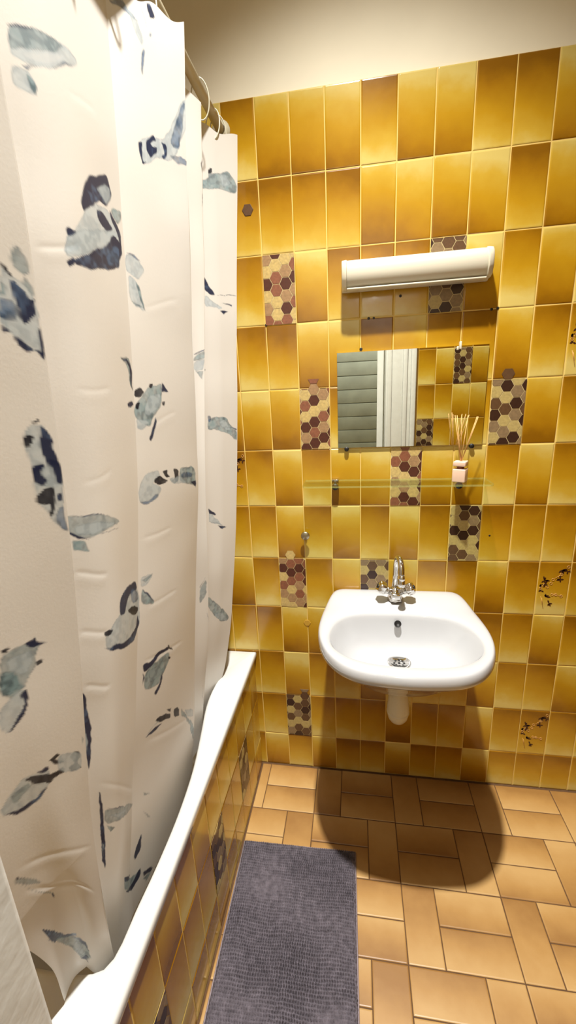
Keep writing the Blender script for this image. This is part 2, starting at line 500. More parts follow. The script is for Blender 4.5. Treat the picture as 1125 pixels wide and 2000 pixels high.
wall_right = tiles_mesh('wall_right', (1.42, 0, 0), (0, 1, 0), (0, 0, 1), (-1, 0, 0), simple_cells(-1.30, 0, .1, ROWS, rr),
                        [(-1.42, .1, 0, TOP-.001, .1)], [(-1.42, .1, TOP, CEIL, -.1, -.006, 2)], mats=[BROWN, FGROUT, PLASTER])
tag(box('ceiling', (-.85, -1.42, CEIL), (1.52, .1, CEIL+.1), CEILM, bevel=0), kind='structure')

# floor: runs of one upright tile and a pair of lying tiles, shifted by half from row to row
rr = random.Random(8)
fc = []
sx, sy, x00, y00 = .1012, .2035, .0200, -.006
for j in range(-1, 13):
    y1 = y00-j*sy; y0 = y1-sy
    off = 2 if j % 2 == 0 else 1
    for k in range(-6, 16):
        if (k-off) % 3 == 0:
            q = [(x00+k*sx, x00+(k+1)*sx, y0, y1)]
        elif (k-off) % 3 == 1:
            ym = (y0+y1)/2
            q = [(x00+k*sx, x00+(k+2)*sx, ym, y1), (x00+k*sx, x00+(k+2)*sx, y0, ym)]
        else: continue
        for (a, b, c, d) in q:
            a, b, c, d = max(a, -.018), min(b, 1.41), max(c, -2.55), min(d, -.002)
            if b-a > .006 and d-c > .006: fc.append((a, b, c, d, rr.random() < .5, rr.random()))
floor = tiles_mesh('floor', (0, 0, 0), (1, 0, 0), (0, 1, 0), (0, 0, 1), fc, [(-.75, 1.42, -2.6, .1, .1)], mats=[FLOORT, FGROUT, PLASTER])

# tiled front of the bath
rr = random.Random(17)
PX = -.022
prow = [.530, .335, .135, .0]
wall_bath = tiles_mesh('wall_bath', (PX, 0, 0), (0, 1, 0), (0, 0, 1), (1, 0, 0), simple_cells(-1.22, -.002, .1, prow, rr),
                       [(-1.22, -.001, 0, .528, .03)])
for (y, sd) in ((-.30, 41), (-.60, 42), (-1.0, 44)):
    mosaic(wall_bath, (PX, y, .135), (0, 1, 0), (0, 0, 1), (1, 0, 0), sd, .016, .012)

# doorway: left jamb, right casing, open door leaf, hallway beyond
bm = bmesh.new()
add_box(bm, (-.02, -1.42, 0), (.2035, -1.30, 2.20), .004)
add_box(bm, (.2020, -1.42, 0), (.2110, -1.388, 2.20), .003)
tag(sharp(obj('trim_1', bm, PAINT), 50), kind='structure')
bm = bmesh.new()
add_box(bm, (.565, -1.42, 0), (.745, -1.296, 2.20), .003)
for (a, b, y) in ((.575, .600, -1.284), (.600, .665, -1.290), (.665, .690, -1.280), (.690, .712, -1.288), (.712, .740, -1.276)):
    add_box(bm, (a, -1.30, 0), (b, y, 2.20), .004)
tag(sharp(obj('trim_2', bm, PAINT), 50), kind='structure')
rz = Matrix.Rotation(R(4), 3, 'Z')
door_1 = box('door_1', (.520, -2.13, .01), (.560, -1.43, 2.15), PAINT, bevel=.003, rot=rz, piv=(.56, -1.43, 1))
tag(door_1, kind='structure')
bm = bmesh.new(); z = 0.
while z < 2.55:
    add_box(bm, (-.5, -2.62, z), (1.5, -2.60, z+.115), .004); z += .12
add_box(bm, (-.5, -2.72, 0), (1.5, -2.62, 2.6))
tag(sharp(obj('wall_hallway', bm, PLANK), 50), kind='structure')
tag(box('wall_hallway_left', (-.5, -2.60, 0), (-.4, -1.42, 2.6), PLASTER, bevel=0), kind='structure')
tag(box('wall_hallway_right', (1.4, -2.60, 0), (1.5, -1.42, 2.6), PLASTER, bevel=0), kind='structure')
tag(box('ceiling_hallway', (-.5, -2.72, 2.6), (1.5, -1.42, 2.7), CEILM, bevel=0), kind='structure')
# ------------------------------------------------------------------ bathtub
def catmull(P, n, closed=True):
    out = []; N = len(P)
    for i in range(N):
        p0, p1, p2, p3 = [np.array(P[(i+k) % N], float) for k in (-1, 0, 1, 2)]
        for j in range(n):
            t = j/n
            out.append(.5*(2*p1+(p2-p0)*t+(2*p0-5*p1+4*p2-p3)*t*t+(3*p1-p0-3*p2+p3)*t**3))
    return out

def polar(P, c, angs):
    """distance from c to the closed outline P along each angle"""
    res = []
    for a in angs:
        d = (math.cos(a), math.sin(a)); best = 0
        for i in range(len(P)):
            x1, y1 = P[i-1][0]-c[0], P[i-1][1]-c[1]; x2, y2 = P[i][0]-c[0], P[i][1]-c[1]
            ex, ey = x2-x1, y2-y1; den = d[0]*ey-d[1]*ex
            if abs(den) < 1e-12: continue
            t = (x1*ey-y1*ex)/den; s = (x1*d[1]-y1*d[0])/den
            if t > 0 and -1e-6 <= s <= 1+1e-6: best = max(best, t)
        res.append(best)
    return res

HB = .558
bc = (-.385, -.62)
X0, X1, Y0, Y1 = -.748, -.013, -1.235, -.003
front = [(-.150, -.085), (-.112, -.105), (-.104, -.13), (-.112, -.18), (-.117, -.24), (-.112, -.32), (-.090, -.43), (-.066, -.56), (-.055, -.69), (-.055, -.81),
         (-.059, -.89), (-.060, -.955), (-.072, -.986), (-.110, -.998), (-.200, -1.0)]
inner = front+[(-.385, -1.0)]+[(2*bc[0]-x, y) for x, y in front[::-1]]+[(-.385, -.075)]
inner = catmull(inner, 4)
rect = [(X0, Y0), (X1, Y0), (X1, Y1), (X0, Y1)]
angs = sorted([2*math.pi*k/160 for k in range(160)]+[math.atan2(y-bc[1], x-bc[0]) % (2*math.pi) for x, y in rect])
ro, ri = polar(rect, bc, angs), polar(inner, bc, angs)
cs = [(math.cos(a), math.sin(a)) for a in angs]
def ring(rad, z): return [(bc[0]+r*c, bc[1]+r*s, z) for r, (c, s) in zip(rad, cs)]
def inset(d):
    q = [(X0+d, Y0+d), (X1-d, Y0+d), (X1-d, Y1-d), (X0+d, Y1-d)]
    return [(min(max(bc[0]+r*c, X0+d), X1-d), min(max(bc[1]+r*s, Y0+d), Y1-d)) for r, (c, s) in zip(ro, cs)]
def rring(d, z): return [(x, y, z) for x, y in inset(d)]
bm = bmesh.new()
loft(bm, [rring(.012, .531), rring(.002, .531), rring(0, .534), rring(0, .550), rring(.002, .555), rring(.007, HB),
          ring([r+.012 for r in ri], HB), ring([r+.004 for r in ri], HB-.002), ring(ri, HB-.007), ring([r*.985 for r in ri], .530),
          ring([r*.955 for r in ri], .45), ring([r*.90 for r in ri], .30), ring([r*.82 for r in ri], .215), ring([r*.65 for r in ri], .19),
          ring([r*.3 for r in ri], .182)], cap1=True)
bathtub = obj('bathtub', bm, ENAMEL, None, (bc[0], bc[1], 0))
sharp(bathtub, 60)
tag(bathtub, 'white enamelled bathtub set along the left wall behind an amber tiled front', 'bathtub')
bm = bmesh.new(); add_lathe(bm, [(.03, 0), (.03, .003), (.022, .004), (.02, .001), (0, .001)], (-.385, -.35, .186))
obj('drain', bm, CHROME, bathtub)

# ------------------------------------------------------------------ washbasin
wc = (.523, -.26)
half = [(0, -.493), (.075, -.488), (.135, -.476), (.185, -.447), (.224, -.398), (.247, -.340), (.257, -.280), (.257, -.22), (.250, -.150), (.240, -.095),
        (.228, -.045), (.218, -.018), (.200, -.001)]
outer = [(wc[0]+x, y) for x, y in half]+[(wc[0]+x, -.0005) for x in (.1, 0, -.1)]+[(wc[0]-x, y) for x, y in half[:0:-1]]
halfi = [(0, -.437), (.065, -.434), (.118, -.424), (.170, -.401), (.205, -.362), (.216, -.315), (.210, -.262), (.190, -.212), (.155, -.178),
         (.10, -.160), (.05, -.155)]
inn = [(wc[0]+x, y) for x, y in halfi]+[(wc[0], -.154)]+[(wc[0]-x, y) for x, y in halfi[:0:-1]]
inn = catmull(inn, 4)
ang = [2*math.pi*k/96 for k in range(96)]
RO = np.array(polar(catmull(outer, 4), wc, ang)); RI = np.array(polar(inn, wc, ang))
CSn = np.array([(math.cos(a), math.sin(a)) for a in ang])
dc = np.array([.521, -.228])
def bring(kind, s, z, mixc=0., cr=.03, c=dc):
    Rr = RO if kind == 'o' else RI
    P = np.array(wc)+CSn*Rr[:, None]
    if kind == 'o': P = np.stack([wc[0]+(P[:, 0]-wc[0])*s, P[:, 1]*s], 1)
    else:
        cc = np.array(wc)*(s)+dc*(1-s); P = cc+CSn*(Rr*s)[:, None]
    Cc = c+CSn*cr
    P = P*(1-mixc)+Cc*mixc
    P[:, 1] = np.minimum(P[:, 1], -.0008)
    zz = np.full(len(P), z)
    if kind == 'o' and z > .80 or kind == 'm':
        zz = zz+.012*np.clip((P[:, 1]+.14)/.11, 0, 1)**2*(3-2*np.clip((P[:, 1]+.14)/.11, 0, 1))
    return [(x, y, q) for (x, y), q in zip(P, zz)]
def crest(w, z):
    P = np.array(wc)+CSn*(RO*(1-w)+RI*w)[:, None]
    P[:, 1] = np.minimum(P[:, 1], -.0008)
    t = np.clip((P[:, 1]+.14)/.11, 0, 1)
    return [(x, y, z+.012*q*q*(3-2*q)) for (x, y), q in zip(P, t)]
bm = bmesh.new()
loft(bm, [bring('o', .8, .632, 1, .030), bring('o', .8, .640, .9, .06), bring('o', .78, .655, .65, .09), bring('o', .80, .690, .35, .10), bring('o', .86, .735, .12, .1),
          bring('o', .93, .772, 0), bring('o', .965, .789, 0), bring('o', .985, .797, 0), bring('o', 1., .806, 0), bring('o', 1.0, .822, 0), bring('o', .992, .833, 0),
          crest(.16, .8395), crest(.45, .841), crest(.75, .8385), crest(.92, .836), bring('i', 1.0, .830), bring('i', .965, .815), bring('i', .90, .785), bring('i', .80, .752),
          bring('i', .66, .726), bring('i', .45, .709), bring('i', .25, .702), bring('i', .25, .698, 1, .034), bring('i', .25, .694, 1, .026)], cap0=True, cap1=True)
basin = obj('washbasin', bm, CERAMIC, None, (wc[0], 0, .82))
mod(basin, 'SUBSURF', levels=1, render_levels=1)
tag(basin, 'white ceramic washbasin hung on the amber tiled wall under the glass shelf', 'washbasin')
bm = bmesh.new()
add_lathe(bm, [(.0375, -.002), (.0375, .002), (.035, .0035), (.030, .003), (.027, -.001), (0, -.002)], (dc[0], dc[1], .6985))
drain = obj('drain_strainer', bm, CHROME, basin)
tag(drain, label='chrome strainer in the bowl of the basin')
bm = bmesh.new()
for k in range(8):
    a = k*math.pi/4; add_lathe(bm, [(.0035, 0), (0, .0004)], (dc[0]+.015*math.cos(a), dc[1]+.015*math.sin(a), .6979), n=8)
add_lathe(bm, [(.004, 0), (0, .0004)], (dc[0], dc[1], .6976), n=8)
obj('strainer_hole', bm, BLACK, drain)
bm = bmesh.new()
add_lathe(bm, [(.0115, -.004), (.0115, .0008), (.0095, .0012), (.0090, -.001), (0, -.0015)], (.519, -.1720, .8055), (0, -.80, .60), 20)
tag(obj('overflow_hole', bm, BLACK, basin), label='round black overflow hole')

# ------------------------------------------------------------------ tap
fx, fy, fz = .517, -.082, .853
tap = empty('mixer_tap', (fx, fy, fz), 'chrome two-handled mixer tap with a high curved spout on the basin', 'tap')
bm = bmesh.new()
add_lathe(bm, [(.026, -.004), (.026, .004), (.024, .010), (.022, .018), (.021, .026), (.017, .036), (.012, .042), (0, .043)], (fx, fy, fz), n=28)
add_box(bm, (fx-.016, fy-.034, fz+.004), (fx+.016, fy-.006, fz+.030), .006, 3)
obj('tap_body', bm, CHROME, tap)
bm = bmesh.new()
sp = catmull([(fx, fy, fz+.03), (fx, fy, fz+.08), (fx+.001, fy-.002, fz+.125), (fx+.004, fy-.018, fz+.155), (fx+.008, fy-.042, fz+.160),
              (fx+.011, fy-.063, fz+.143), (fx+.012, fy-.070, fz+.115), (fx+.012, fy-.071, fz+.10)], 6)[:43]
add_tube(bm, sp, [.0095]*20+[.0095]*(len(sp)-20), 16)
sp_o = obj('spout', bm, CHROME, tap)
bm = bmesh.new()
add_lathe(bm, [(.0, -.002), (.0115, -.002), (.0118, .004), (.0118, .018), (.0098, .021)], (fx+.012, fy-.071, fz+.080), n=24)
obj('aerator', bm, CHROME, tap)
for s in (-1, 1):
    ax = Vector((s*.80, -.18, .45)).normalized()
    b0 = Vector((fx, fy-.004, fz+.018))
    bm = bmesh.new()
    add_lathe(bm, [(.011, .012), (.011, .030), (.013, .031), (.013, .036), (.009, .037), (.009, .042), (0, .043)], b0, ax, 20)
    vo = obj('valve', bm, CHROME, tap)
    bm = bmesh.new()
    add_lathe(bm, [(.010, .041), (.0185, .043), (.020, .047), (.0205, .060), (.019, .066), (.012, .0685), (0, .069)], b0, ax, 40, 5, .10)
    obj('handle', bm, CHROME, vo)
    bm = bmesh.new()
    add_lathe(bm, [(.007, .0675), (.007, .0705), (.005, .0715), (0, .0717)], b0, ax, 20)
    tag(obj('handle_cap', bm, BLACK, vo), label='dark cap on the tap handle')

# ------------------------------------------------------------------ bottle trap
tx, ty = dc[0], dc[1]
trap = empty('bottle_trap', (tx, ty, .47), 'white plastic bottle trap hanging under the washbasin', 'waste trap')
bm = bmesh.new()
add_lathe(bm, [(0, .47), (.014, .471), (.024, .477), (.031, .488), (.0345, .502), (.0355, .514), (.0355, .528), (.0335, .545), (.0305, .575), (.0285, .598), (.0275, .610), (.02, .6105), (0, .6105)], (tx, ty, 0), n=36)
sharp(obj('trap_bottle', bm, PLASTIC, trap), 50)
bm = bmesh.new(); add_lathe(bm, [(.0356, .5085), (.0366, .510), (.0366, .513), (.0356, .5145)], (tx, ty, 0), n=36)
obj('cup_ring', bm, PLASTIC, trap)
bm = bmesh.new(); add_lathe(bm, [(.0, .6106), (.0285, .6106), (.0285, .6145), (0, .615)], (tx, ty, 0), n=36)
tag(obj('seal', bm, SEAL, trap), label='dark rubber seal')
bm = bmesh.new(); add_lathe(bm, [(0, .6152), (.0295, .6152), (.0300, .620), (.0300, .6275), (.027, .629), (0, .629)], (tx, ty, 0), n=36)
obj('collar', bm, PLASTIC, trap)
bm = bmesh.new(); add_tube(bm, [(tx, ty, .6291), (tx, ty, .6310)], .026, 28)
tag(obj('waste_nut', bm, SEAL, trap), label='dark waste fitting')
bm = bmesh.new(); add_tube(bm, [(tx, ty+.02, .575), (tx, -.002, .575)], .016, 20)
add_lathe(bm, [(.02, 0), (.028, .001), (.028, .004), (.0165, .008)], (tx, -.0012, .575), (0, -1, 0), 24)
obj('outlet_pipe', bm, PLASTIC, trap)

# ------------------------------------------------------------------ mirror
mz0, mz1, mx0, mx1 = 1.3645, 1.664, .3262, .7815
mirror = empty('wall_mirror', ((mx0+mx1)/2, 0, mz0), 'frameless rectangular mirror fixed flat to the tiles above the glass shelf', 'mirror')
bm = bmesh.new(); add_box(bm, (mx0, -.0075, mz0), (mx1, -.0025, mz1))
mg = obj('mirror_glass', bm, MIRROR, mirror, smooth=False)
for (x, z, m) in ((.354, mz0, BLACK), (.7513, mz0, BLACK)):
    bm = bmesh.new()
    add_lathe(bm, [(.0075, 0), (.0075, .010), (.006, .012), (0, .012)], (x, -.0005, z-.005), (0, -1, 0), 18)
    tag(obj('clip', bm, m, mirror), label='round black clip under the mirror')
bm = bmesh.new()
add_box(bm, (.6955, -.0125, mz1-.010), (.7015, -.0005, mz1+.012), .0012); add_box(bm, (.688, -.012, mz1-.012), (.6935, -.0078, mz1-.002), .001)
tag(obj('clip', bm, PLASTIC, mirror), label='small white clip on the top edge of the mirror')

# ------------------------------------------------------------------ glass shelf
shz = 1.2495
shelf = empty('glass_shelf', (.506, 0, shz), 'clear glass shelf on two round brackets under the mirror', 'shelf')
bm = bmesh.new()
pl = [(.212, -.004)]+[(.212+.016-.016*math.cos(a), -.112-.0+.016-.016*math.sin(a)-.0) for a in [k*math.pi/12 for k in range(7)]] \
     + [(.800-.016+.016*math.sin(a), -.096-.016*math.cos(a)) for a in [k*math.pi/12 for k in range(7)]]+[(.800, -.004)]
lo = [bm.verts.new((x, y, shz)) for x, y in pl]; hi = [bm.verts.new((x, y, shz+.006)) for x, y in pl]
bm.faces.new(lo[::-1]); bm.faces.new(hi)
for k in range(len(pl)):
    f = bm.faces.new((lo[k-1], lo[k], hi[k], hi[k-1])); f.material_index = 1
obj('glass_plate', bm, [GLASS, GEDGE], shelf, smooth=False)
for x in (.3148, .717):
    bm = bmesh.new()
    add_lathe(bm, [(.0125, 0), (.0125, .020), (.0115, .022), (0, .0225)], (x, -.001, shz-.0155), (0, -1, 0), 24)
    b = sharp(obj('bracket', bm, CHROME, shelf), 40)
    bm = bmesh.new(); add_box(bm, (x-.0115, -.022, shz+.0062), (x+.0115, -.001, shz+.0095), .001)
    add_box(bm, (x-.0035, -.006, shz-.002), (x+.0035, -.001, shz+.009), .001)
    sharp(obj('clamp_plate', bm, CHROME, b), 40)
    bm = bmesh.new(); add_lathe(bm, [(.0113, 0), (.0113, .0012), (0, .0018)], (x, -.0236, shz-.0155), (0, -1, 0), 24)
    tag(obj('end_cap', bm, BLACK, b), label='black end cap of the bracket')

# ------------------------------------------------------------------ reed diffuser
dx_, dy_, dz_ = .709, -.060, shz+.0062
diff = empty('reed_diffuser', (dx_, dy_, dz_), 'pale pink cube reed diffuser with rattan sticks on the right of the glass shelf', 'reed diffuser')
rz = Matrix.Rotation(R(-26), 3, 'Z')
bm = bmesh.new(); add_box(bm, (dx_-.0195, dy_-.0195, dz_), (dx_+.0195, dy_+.0195, dz_+.041), .003, 3, rz)
obj('bottle', bm, PINK, diff)
bm = bmesh.new(); add_lathe(bm, [(.011, .0412), (.011, .0495), (0, .0496)], (dx_, dy_, dz_), n=20)
tag(obj('bottle_neck', bm, PINKDK, diff), label='dark rose neck of the bottle')
bm = bmesh.new(); add_box(bm, (dx_-.0185, dy_-.0185, dz_+.0497), (dx_+.0185, dy_+.0185, dz_+.0645), .002, 2, rz)
obj('cap', bm, PINK, diff)
for (x, y, z) in ((.6845, -.055, 1.4611), (.6995, -.075, 1.463), (.695, -.035, 1.459), (.7250, -.045, 1.4585), (.7437, -.075, 1.4563), (.751, -.060, 1.4545)):
    bm = bmesh.new(); d = Vector((x-dx_, y-dy_, 0))
    add_tube(bm, [(dx_+d.x*.05, dy_+d.y*.05, dz_+.0655), (x, y, z)], .0013, 7)
    obj('reed', bm, REED, diff)

# ------------------------------------------------------------------ wall lamp
wl = empty('wall_lamp', (.548, 0, 1.87), 'unlit oblong cream plastic strip lamp on the tiles above the mirror', 'wall lamp')
bm = bmesh.new()
add_box(bm, (.344, -.016, 1.835), (.762, -.0008, 1.918), .003)
sharp(obj('back_plate', bm, PLASTIC, wl), 50)
prof = [(-.016, 1.915), (-.040, 1.914), (-.058, 1.909), (-.068, 1.900), (-.073, 1.886), (-.073, 1.868), (-.069, 1.853), (-.060, 1.842), (-.045, 1.838), (-.016, 1.837)]
xs = [(.352, .80), (.353, .90), (.358, .97), (.366, 1.), (.736, 1.), (.744, .97), (.7495, .90), (.7505, .80)]
bm = bmesh.new()
loft(bm, [[(x, -.016+(y+.016)*s, 1.876+(z-1.876)*(s*.25+.75)) for y, z in prof] for x, s in xs], cap0=True, cap1=True)
sharp(obj('diffuser_cover', bm, DIFFUSER, wl), 60)
for (a, b) in ((.345, .360), (.745, .760)):
    bm = bmesh.new()
    P = [(-.0161, 1.9165), (-.042, 1.9155), (-.062, 1.910), (-.0725, 1.900), (-.0765, 1.886), (-.0765, 1.862), (-.066, 1.842), (-.050, 1.8365), (-.0161, 1.836)]
    c0 = .95 if a < .5 else 1.; c1 = 1. if a < .5 else .95
    loft(bm, [[(x, -.016+(y+.016)*s, 1.876+(z-1.876)*(s*.4+.6)) for y, z in P] for x, s in ((a, c0*.93), (a+.002, c0), (b-.002, c1), (b, c1*.93))], cap0=True, cap1=True)
    sharp(obj('end_piece', bm, PLASTIC, wl), 50)
bm = bmesh.new(); add_box(bm, (.360, -.062, 1.8325), (.745, -.022, 1.8368), .001)
obj('lower_trim', bm, PLASTIC, wl)

# ------------------------------------------------------------------ robe hook
hook = empty('robe_hook', (.2055, 0, 1.056), 'small round metal knob screwed to the tiles left of the washbasin', 'hook')
bm = bmesh.new(); add_lathe(bm, [(.006, .0005), (.006, .010), (.004, .012), (.004, .018)], (.2055, 0, 1.056), (0, -1, 0), 20)
obj('stem', bm, STEEL, hook)
bm = bmesh.new(); add_lathe(bm, [(.0, .0178), (.012, .018), (.0155, .020), (.0155, .024), (.013, .0262), (0, .027)], (.2055, 0, 1.056), (0, -1, 0), 28)
obj('knob', bm, STEEL, hook)

# ------------------------------------------------------------------ bath mat
rng = np.random.RandomState(4)
ma = R(1.2); mo = np.array([.3790, -.337])                 # far right corner
MW, ML = .392, .66
nu, nz_ = 300, 480
a = np.linspace(0, 1, nu); b = np.linspace(0, 1, nz_)
A_, B_ = np.meshgrid(a, b)
X = A_*MW; Y = B_*ML
edge = np.minimum(np.minimum(X, MW-X), np.minimum(Y, ML-Y))
env = np.clip(edge/.010, 0, 1)**.5
row = Y+.004*(vnoise(X*22, Y*18, 1)-.5)+.0015*np.sin(X*40)
tuft = (.5+.5*np.cos((X+.0012*np.sin(Y*300))*2*math.pi/.0072))*(.5+.5*np.cos(row*2*math.pi/.0085))
amp = .15+1.5*vnoise(X*9+3, Y*14, 5)
H = .006+.0105*tuft*amp+.0035*vnoise(X*110, Y*90, 2)+.004*vnoise(X*16, Y*40, 3)+.003*vnoise(X*6, Y*30, 6)
for (y0, x0, x1, dp) in ((.455, .18, .40, .007), (.27, .09, .20, .004), (.16, .05, .15, .003), (.36, .20, .40, .003)):
    w = np.exp(-((Y-y0-.01*np.sin(X*20)-.025*(X-.2)*0)/.006)**2)*np.clip((X-x0)/.02, 0, 1)*np.clip((x1-X)/.02, 0, 1)
    H -= dp*w
H -= .0035*np.exp(-((X-.185-.01*np.sin(Y*9))/.006)**2)*np.clip((Y-.05)*8, 0, 1)
H = .003+H*env
ux = np.array([math.cos(ma), math.sin(ma)]); uy = np.array([math.sin(ma), -math.cos(ma)])
jx = .0012*(vnoise(X*220, Y*220, 9)-.5)
PX_ = mo[0]+(-(1-A_)*MW+jx)*ux[0]+Y*uy[0]*1.0
PY_ = mo[1]+(-(1-A_)*MW)*ux[1]*1.0+Y*uy[1]
me = grid_mesh('bath_mat', np.dstack([PX_, PY_, H+.0005]), nu, nz_)
MATM = mat('grey violet chenille', srgb(108, 101, 108), .95, spec=.1, noise=.36, nscale=60, bump=.6, bscale=380)
mat_o = link('bath_mat', me, MATM, None, (mo[0]-MW/2, mo[1]-ML/2, 0))
tag(mat_o, 'grey chenille bath mat lying on the tan floor tiles beside the bathtub', 'bath mat')
bm = bmesh.new()
cr = []
for (p, q) in ((-1, 0), (0, 0), (0, 1), (-1, 1)):
    P = mo+ux*p*MW+uy*q*ML; cr.append(P)
for i in range(4):
    p, q = cr[i-1], cr[i]
    add_tube(bm, [(p[0], p[1], .0035), (q[0], q[1], .0035)], .0032, 6)
tag(obj('hem', bm, mat('grey hem', srgb(150, 136, 140), .9, noise=.1, nscale=90), mat_o), label='paler stitched hem of the mat')
# ------------------------------------------------------------------ curtain rod and rings
rod = tag(obj('curtain_rod', *(lambda b: (add_tube(b, [(0, -.006, 2.290), (0, -1.294, 2.290)], .0128, 20), (b, RODM))[1])(bmesh.new()), None, (0, -.65, 2.29)),
          'beige metal curtain rod running above the bathtub to the tiled wall', 'curtain rod')
for y, s in ((-.0015, -1), (-1.2985, 1)):
    bm = bmesh.new(); add_lathe(bm, [(.027, 0), (.027, .005), (.018, .009), (.014, .012)], (0, y, 2.290), (0, s, 0), 24)
    obj('end_flange', bm, RODM, rod)
ring0 = None
for i, (x, y, tilt, sw, lab) in enumerate((
        (.003, -.045, 14, 8, 'white plastic curtain ring nearest the tiled wall, at the last fold of the curtain'),
        (.000, -.085, -12, -10, 'white plastic curtain ring second from the tiled wall, leaning on the rod'),
        (.003, -.190, 16, 12, 'white plastic curtain ring on the bare stretch of rod, beside the narrow fold'),
        (-.007, -.345, -8, 6, None), (-.007, -.46, 6, -6, None), (-.007, -.56, 10, 4, None), (-.007, -.67, -6, 8, None), (-.007, -.79, 8, -4, None))):
    if ring0 is None:
        bm = bmesh.new(); n = 36
        add_tube(bm, [(.0215*math.cos(k*2*math.pi/n), 0, .040*math.sin(k*2*math.pi/n)) for k in range(n)], .0016, 8, closed=True)
        o = ring0 = obj('curtain_ring', bm, RINGM, None, (0, 0, 0))
    else:
        o = ring0.copy(); COL.objects.link(o)
    o.location = (x, y, 2.2650); o.rotation_euler = (R(sw), 0, R(tilt))
    tag(o, lab or 'white plastic curtain ring on the rod behind the wide front folds of the shower curtain', 'curtain ring', 'white rings on the curtain rod')

# ------------------------------------------------------------------ shower curtain
# --- shower curtain: fold lines as plan positions (x, y) at several heights ---
CZ = [2.25, 1.80, 1.35, 0.90, 0.60, 0.42]
CK = [
 [(-.055,-1.27),(-.055,-1.25),(-.065,-1.23),(-.085,-1.12),(-.100,-1.055),(-.110,-1.04)],   # near free edge
 [(-.040,-1.12),(-.045,-1.11),(-.055,-1.10),(-.070,-1.05),(-.092,-1.015),(-.112,-1.01)],
 [(-.030,-1.04),(-.030,-1.04),(-.040,-1.02),(-.055,-1.01),(-.075,-.99),(-.095,-.985)],
 [( .014,-.925),( .000,-.915),(-.017,-.928),(-.048,-.963),(-.068,-.960),(-.090,-.945)],   # sharp fold
 [(-.070,-.870),(-.075,-.870),(-.085,-.885),(-.098,-.920),(-.110,-.932),(-.125,-.925)],
 [(-.042,-.720),(-.042,-.750),(-.050,-.790),(-.068,-.850),(-.092,-.885),(-.112,-.890)],
 [(-.040,-.550),(-.045,-.600),(-.052,-.665),(-.075,-.765),(-.100,-.825),(-.120,-.830)],   # crease
 [( .010,-.480),(-.008,-.500),(-.026,-.530),(-.064,-.580),(-.090,-.620),(-.112,-.620)],
 [( .056,-.430),( .022,-.440),(-.010,-.440),(-.062,-.455),(-.092,-.470),(-.118,-.470)],   # sharp fold
 [(-.050,-.365),(-.060,-.370),(-.080,-.385),(-.100,-.400),(-.122,-.410),(-.140,-.410)],
 [( .010,-.210),(-.010,-.260),(-.027,-.335),(-.060,-.345),(-.104,-.345),(-.132,-.345)],   # fold
 [(-.050,-.160),(-.060,-.200),(-.075,-.250),(-.100,-.275),(-.128,-.285),(-.150,-.285)],
 [( .008,-.090),(-.010,-.115),(-.032,-.145),(-.068,-.185),(-.112,-.215),(-.155,-.240)],
 [( .056,-.040),( .025,-.066),(-.005,-.085),(-.045,-.125),(-.090,-.165),(-.165,-.220)],   # far edge
]
CSEG = [14,10,16,14,34,34,34,34,22,28,22,22,22]     # samples between fold lines
CSHARP = {0,3,6,8,10,13}

def curtain_point_grid(nz, dens=1):
    """grid [nz][nu] of plan positions, z from top (0) to bottom"""
    K = np.array(CK, float)                       # (nk, nzk, 2)
    zk = np.array(CZ)
    z = np.linspace(zk[0], zk[-1], nz)
    # smooth (Catmull-Rom / Hermite) in z
    nk = len(K)
    P = np.zeros((nz, nk, 2))
    tan = np.zeros_like(K)
    for i in range(len(zk)):
        a = max(i-1, 0); b = min(i+1, len(zk)-1)
        tan[:, i] = (K[:, b]-K[:, a])/(zk[b]-zk[a])
    for r, zz in enumerate(z):
        i = 0
        while i < len(zk)-2 and zz < zk[i+1]: i += 1
        h = zk[i+1]-zk[i]; t = (zz-zk[i])/h
        P[r] = ((2*t**3-3*t*t+1)*K[:, i]+(t**3-2*t*t+t)*h*tan[:, i]
                + (-2*t**3+3*t*t)*K[:, i+1]+(t**3-t*t)*h*tan[:, i+1])
    cols = []
    us = []
    for k in range(nk-1):
        p0 = P[:, k]; p1 = P[:, k+1]
        pm = P[:, k-1] if k > 0 else 2*p0-p1
        pn = P[:, k+2] if k+2 < nk else 2*p1-p0
        ta = .22 if k in CSHARP else .5
        tb = .22 if (k+1) in CSHARP else .5
        m0 = (p1-pm)*ta; m1 = (pn-p0)*tb
        if k in CSHARP: m0 = (p1-p0)*.55
        if (k+1) in CSHARP: m1 = (p1-p0)*.55
        n = CSEG[k]*dens
        for j in range(n + (1 if k == nk-2 else 0)):
            t = j/n
            cols.append((2*t**3-3*t*t+1)*p0+(t**3-2*t*t+t)*m0+(-2*t**3+3*t*t)*p1+(t**3-t*t)*m1)
            us.append(k+t)
    G = np.stack(cols, 1)                          # (nz, nu, 2)
    return G, np.array(us), z

def curtain_height(us, z):
    """actual height of every cloth point: the near end is gathered on the bath deck, the rest hangs inside"""
    zb = np.interp(us, [0, 1.7, 3.0], [.566, .566, .42])
    zz = np.repeat(z[:, None], len(us), 1)
    low = zb[None]+(zz-.42)*(.85-zb[None])/(.85-.42)
    return np.where(zz < .85, low, zz)

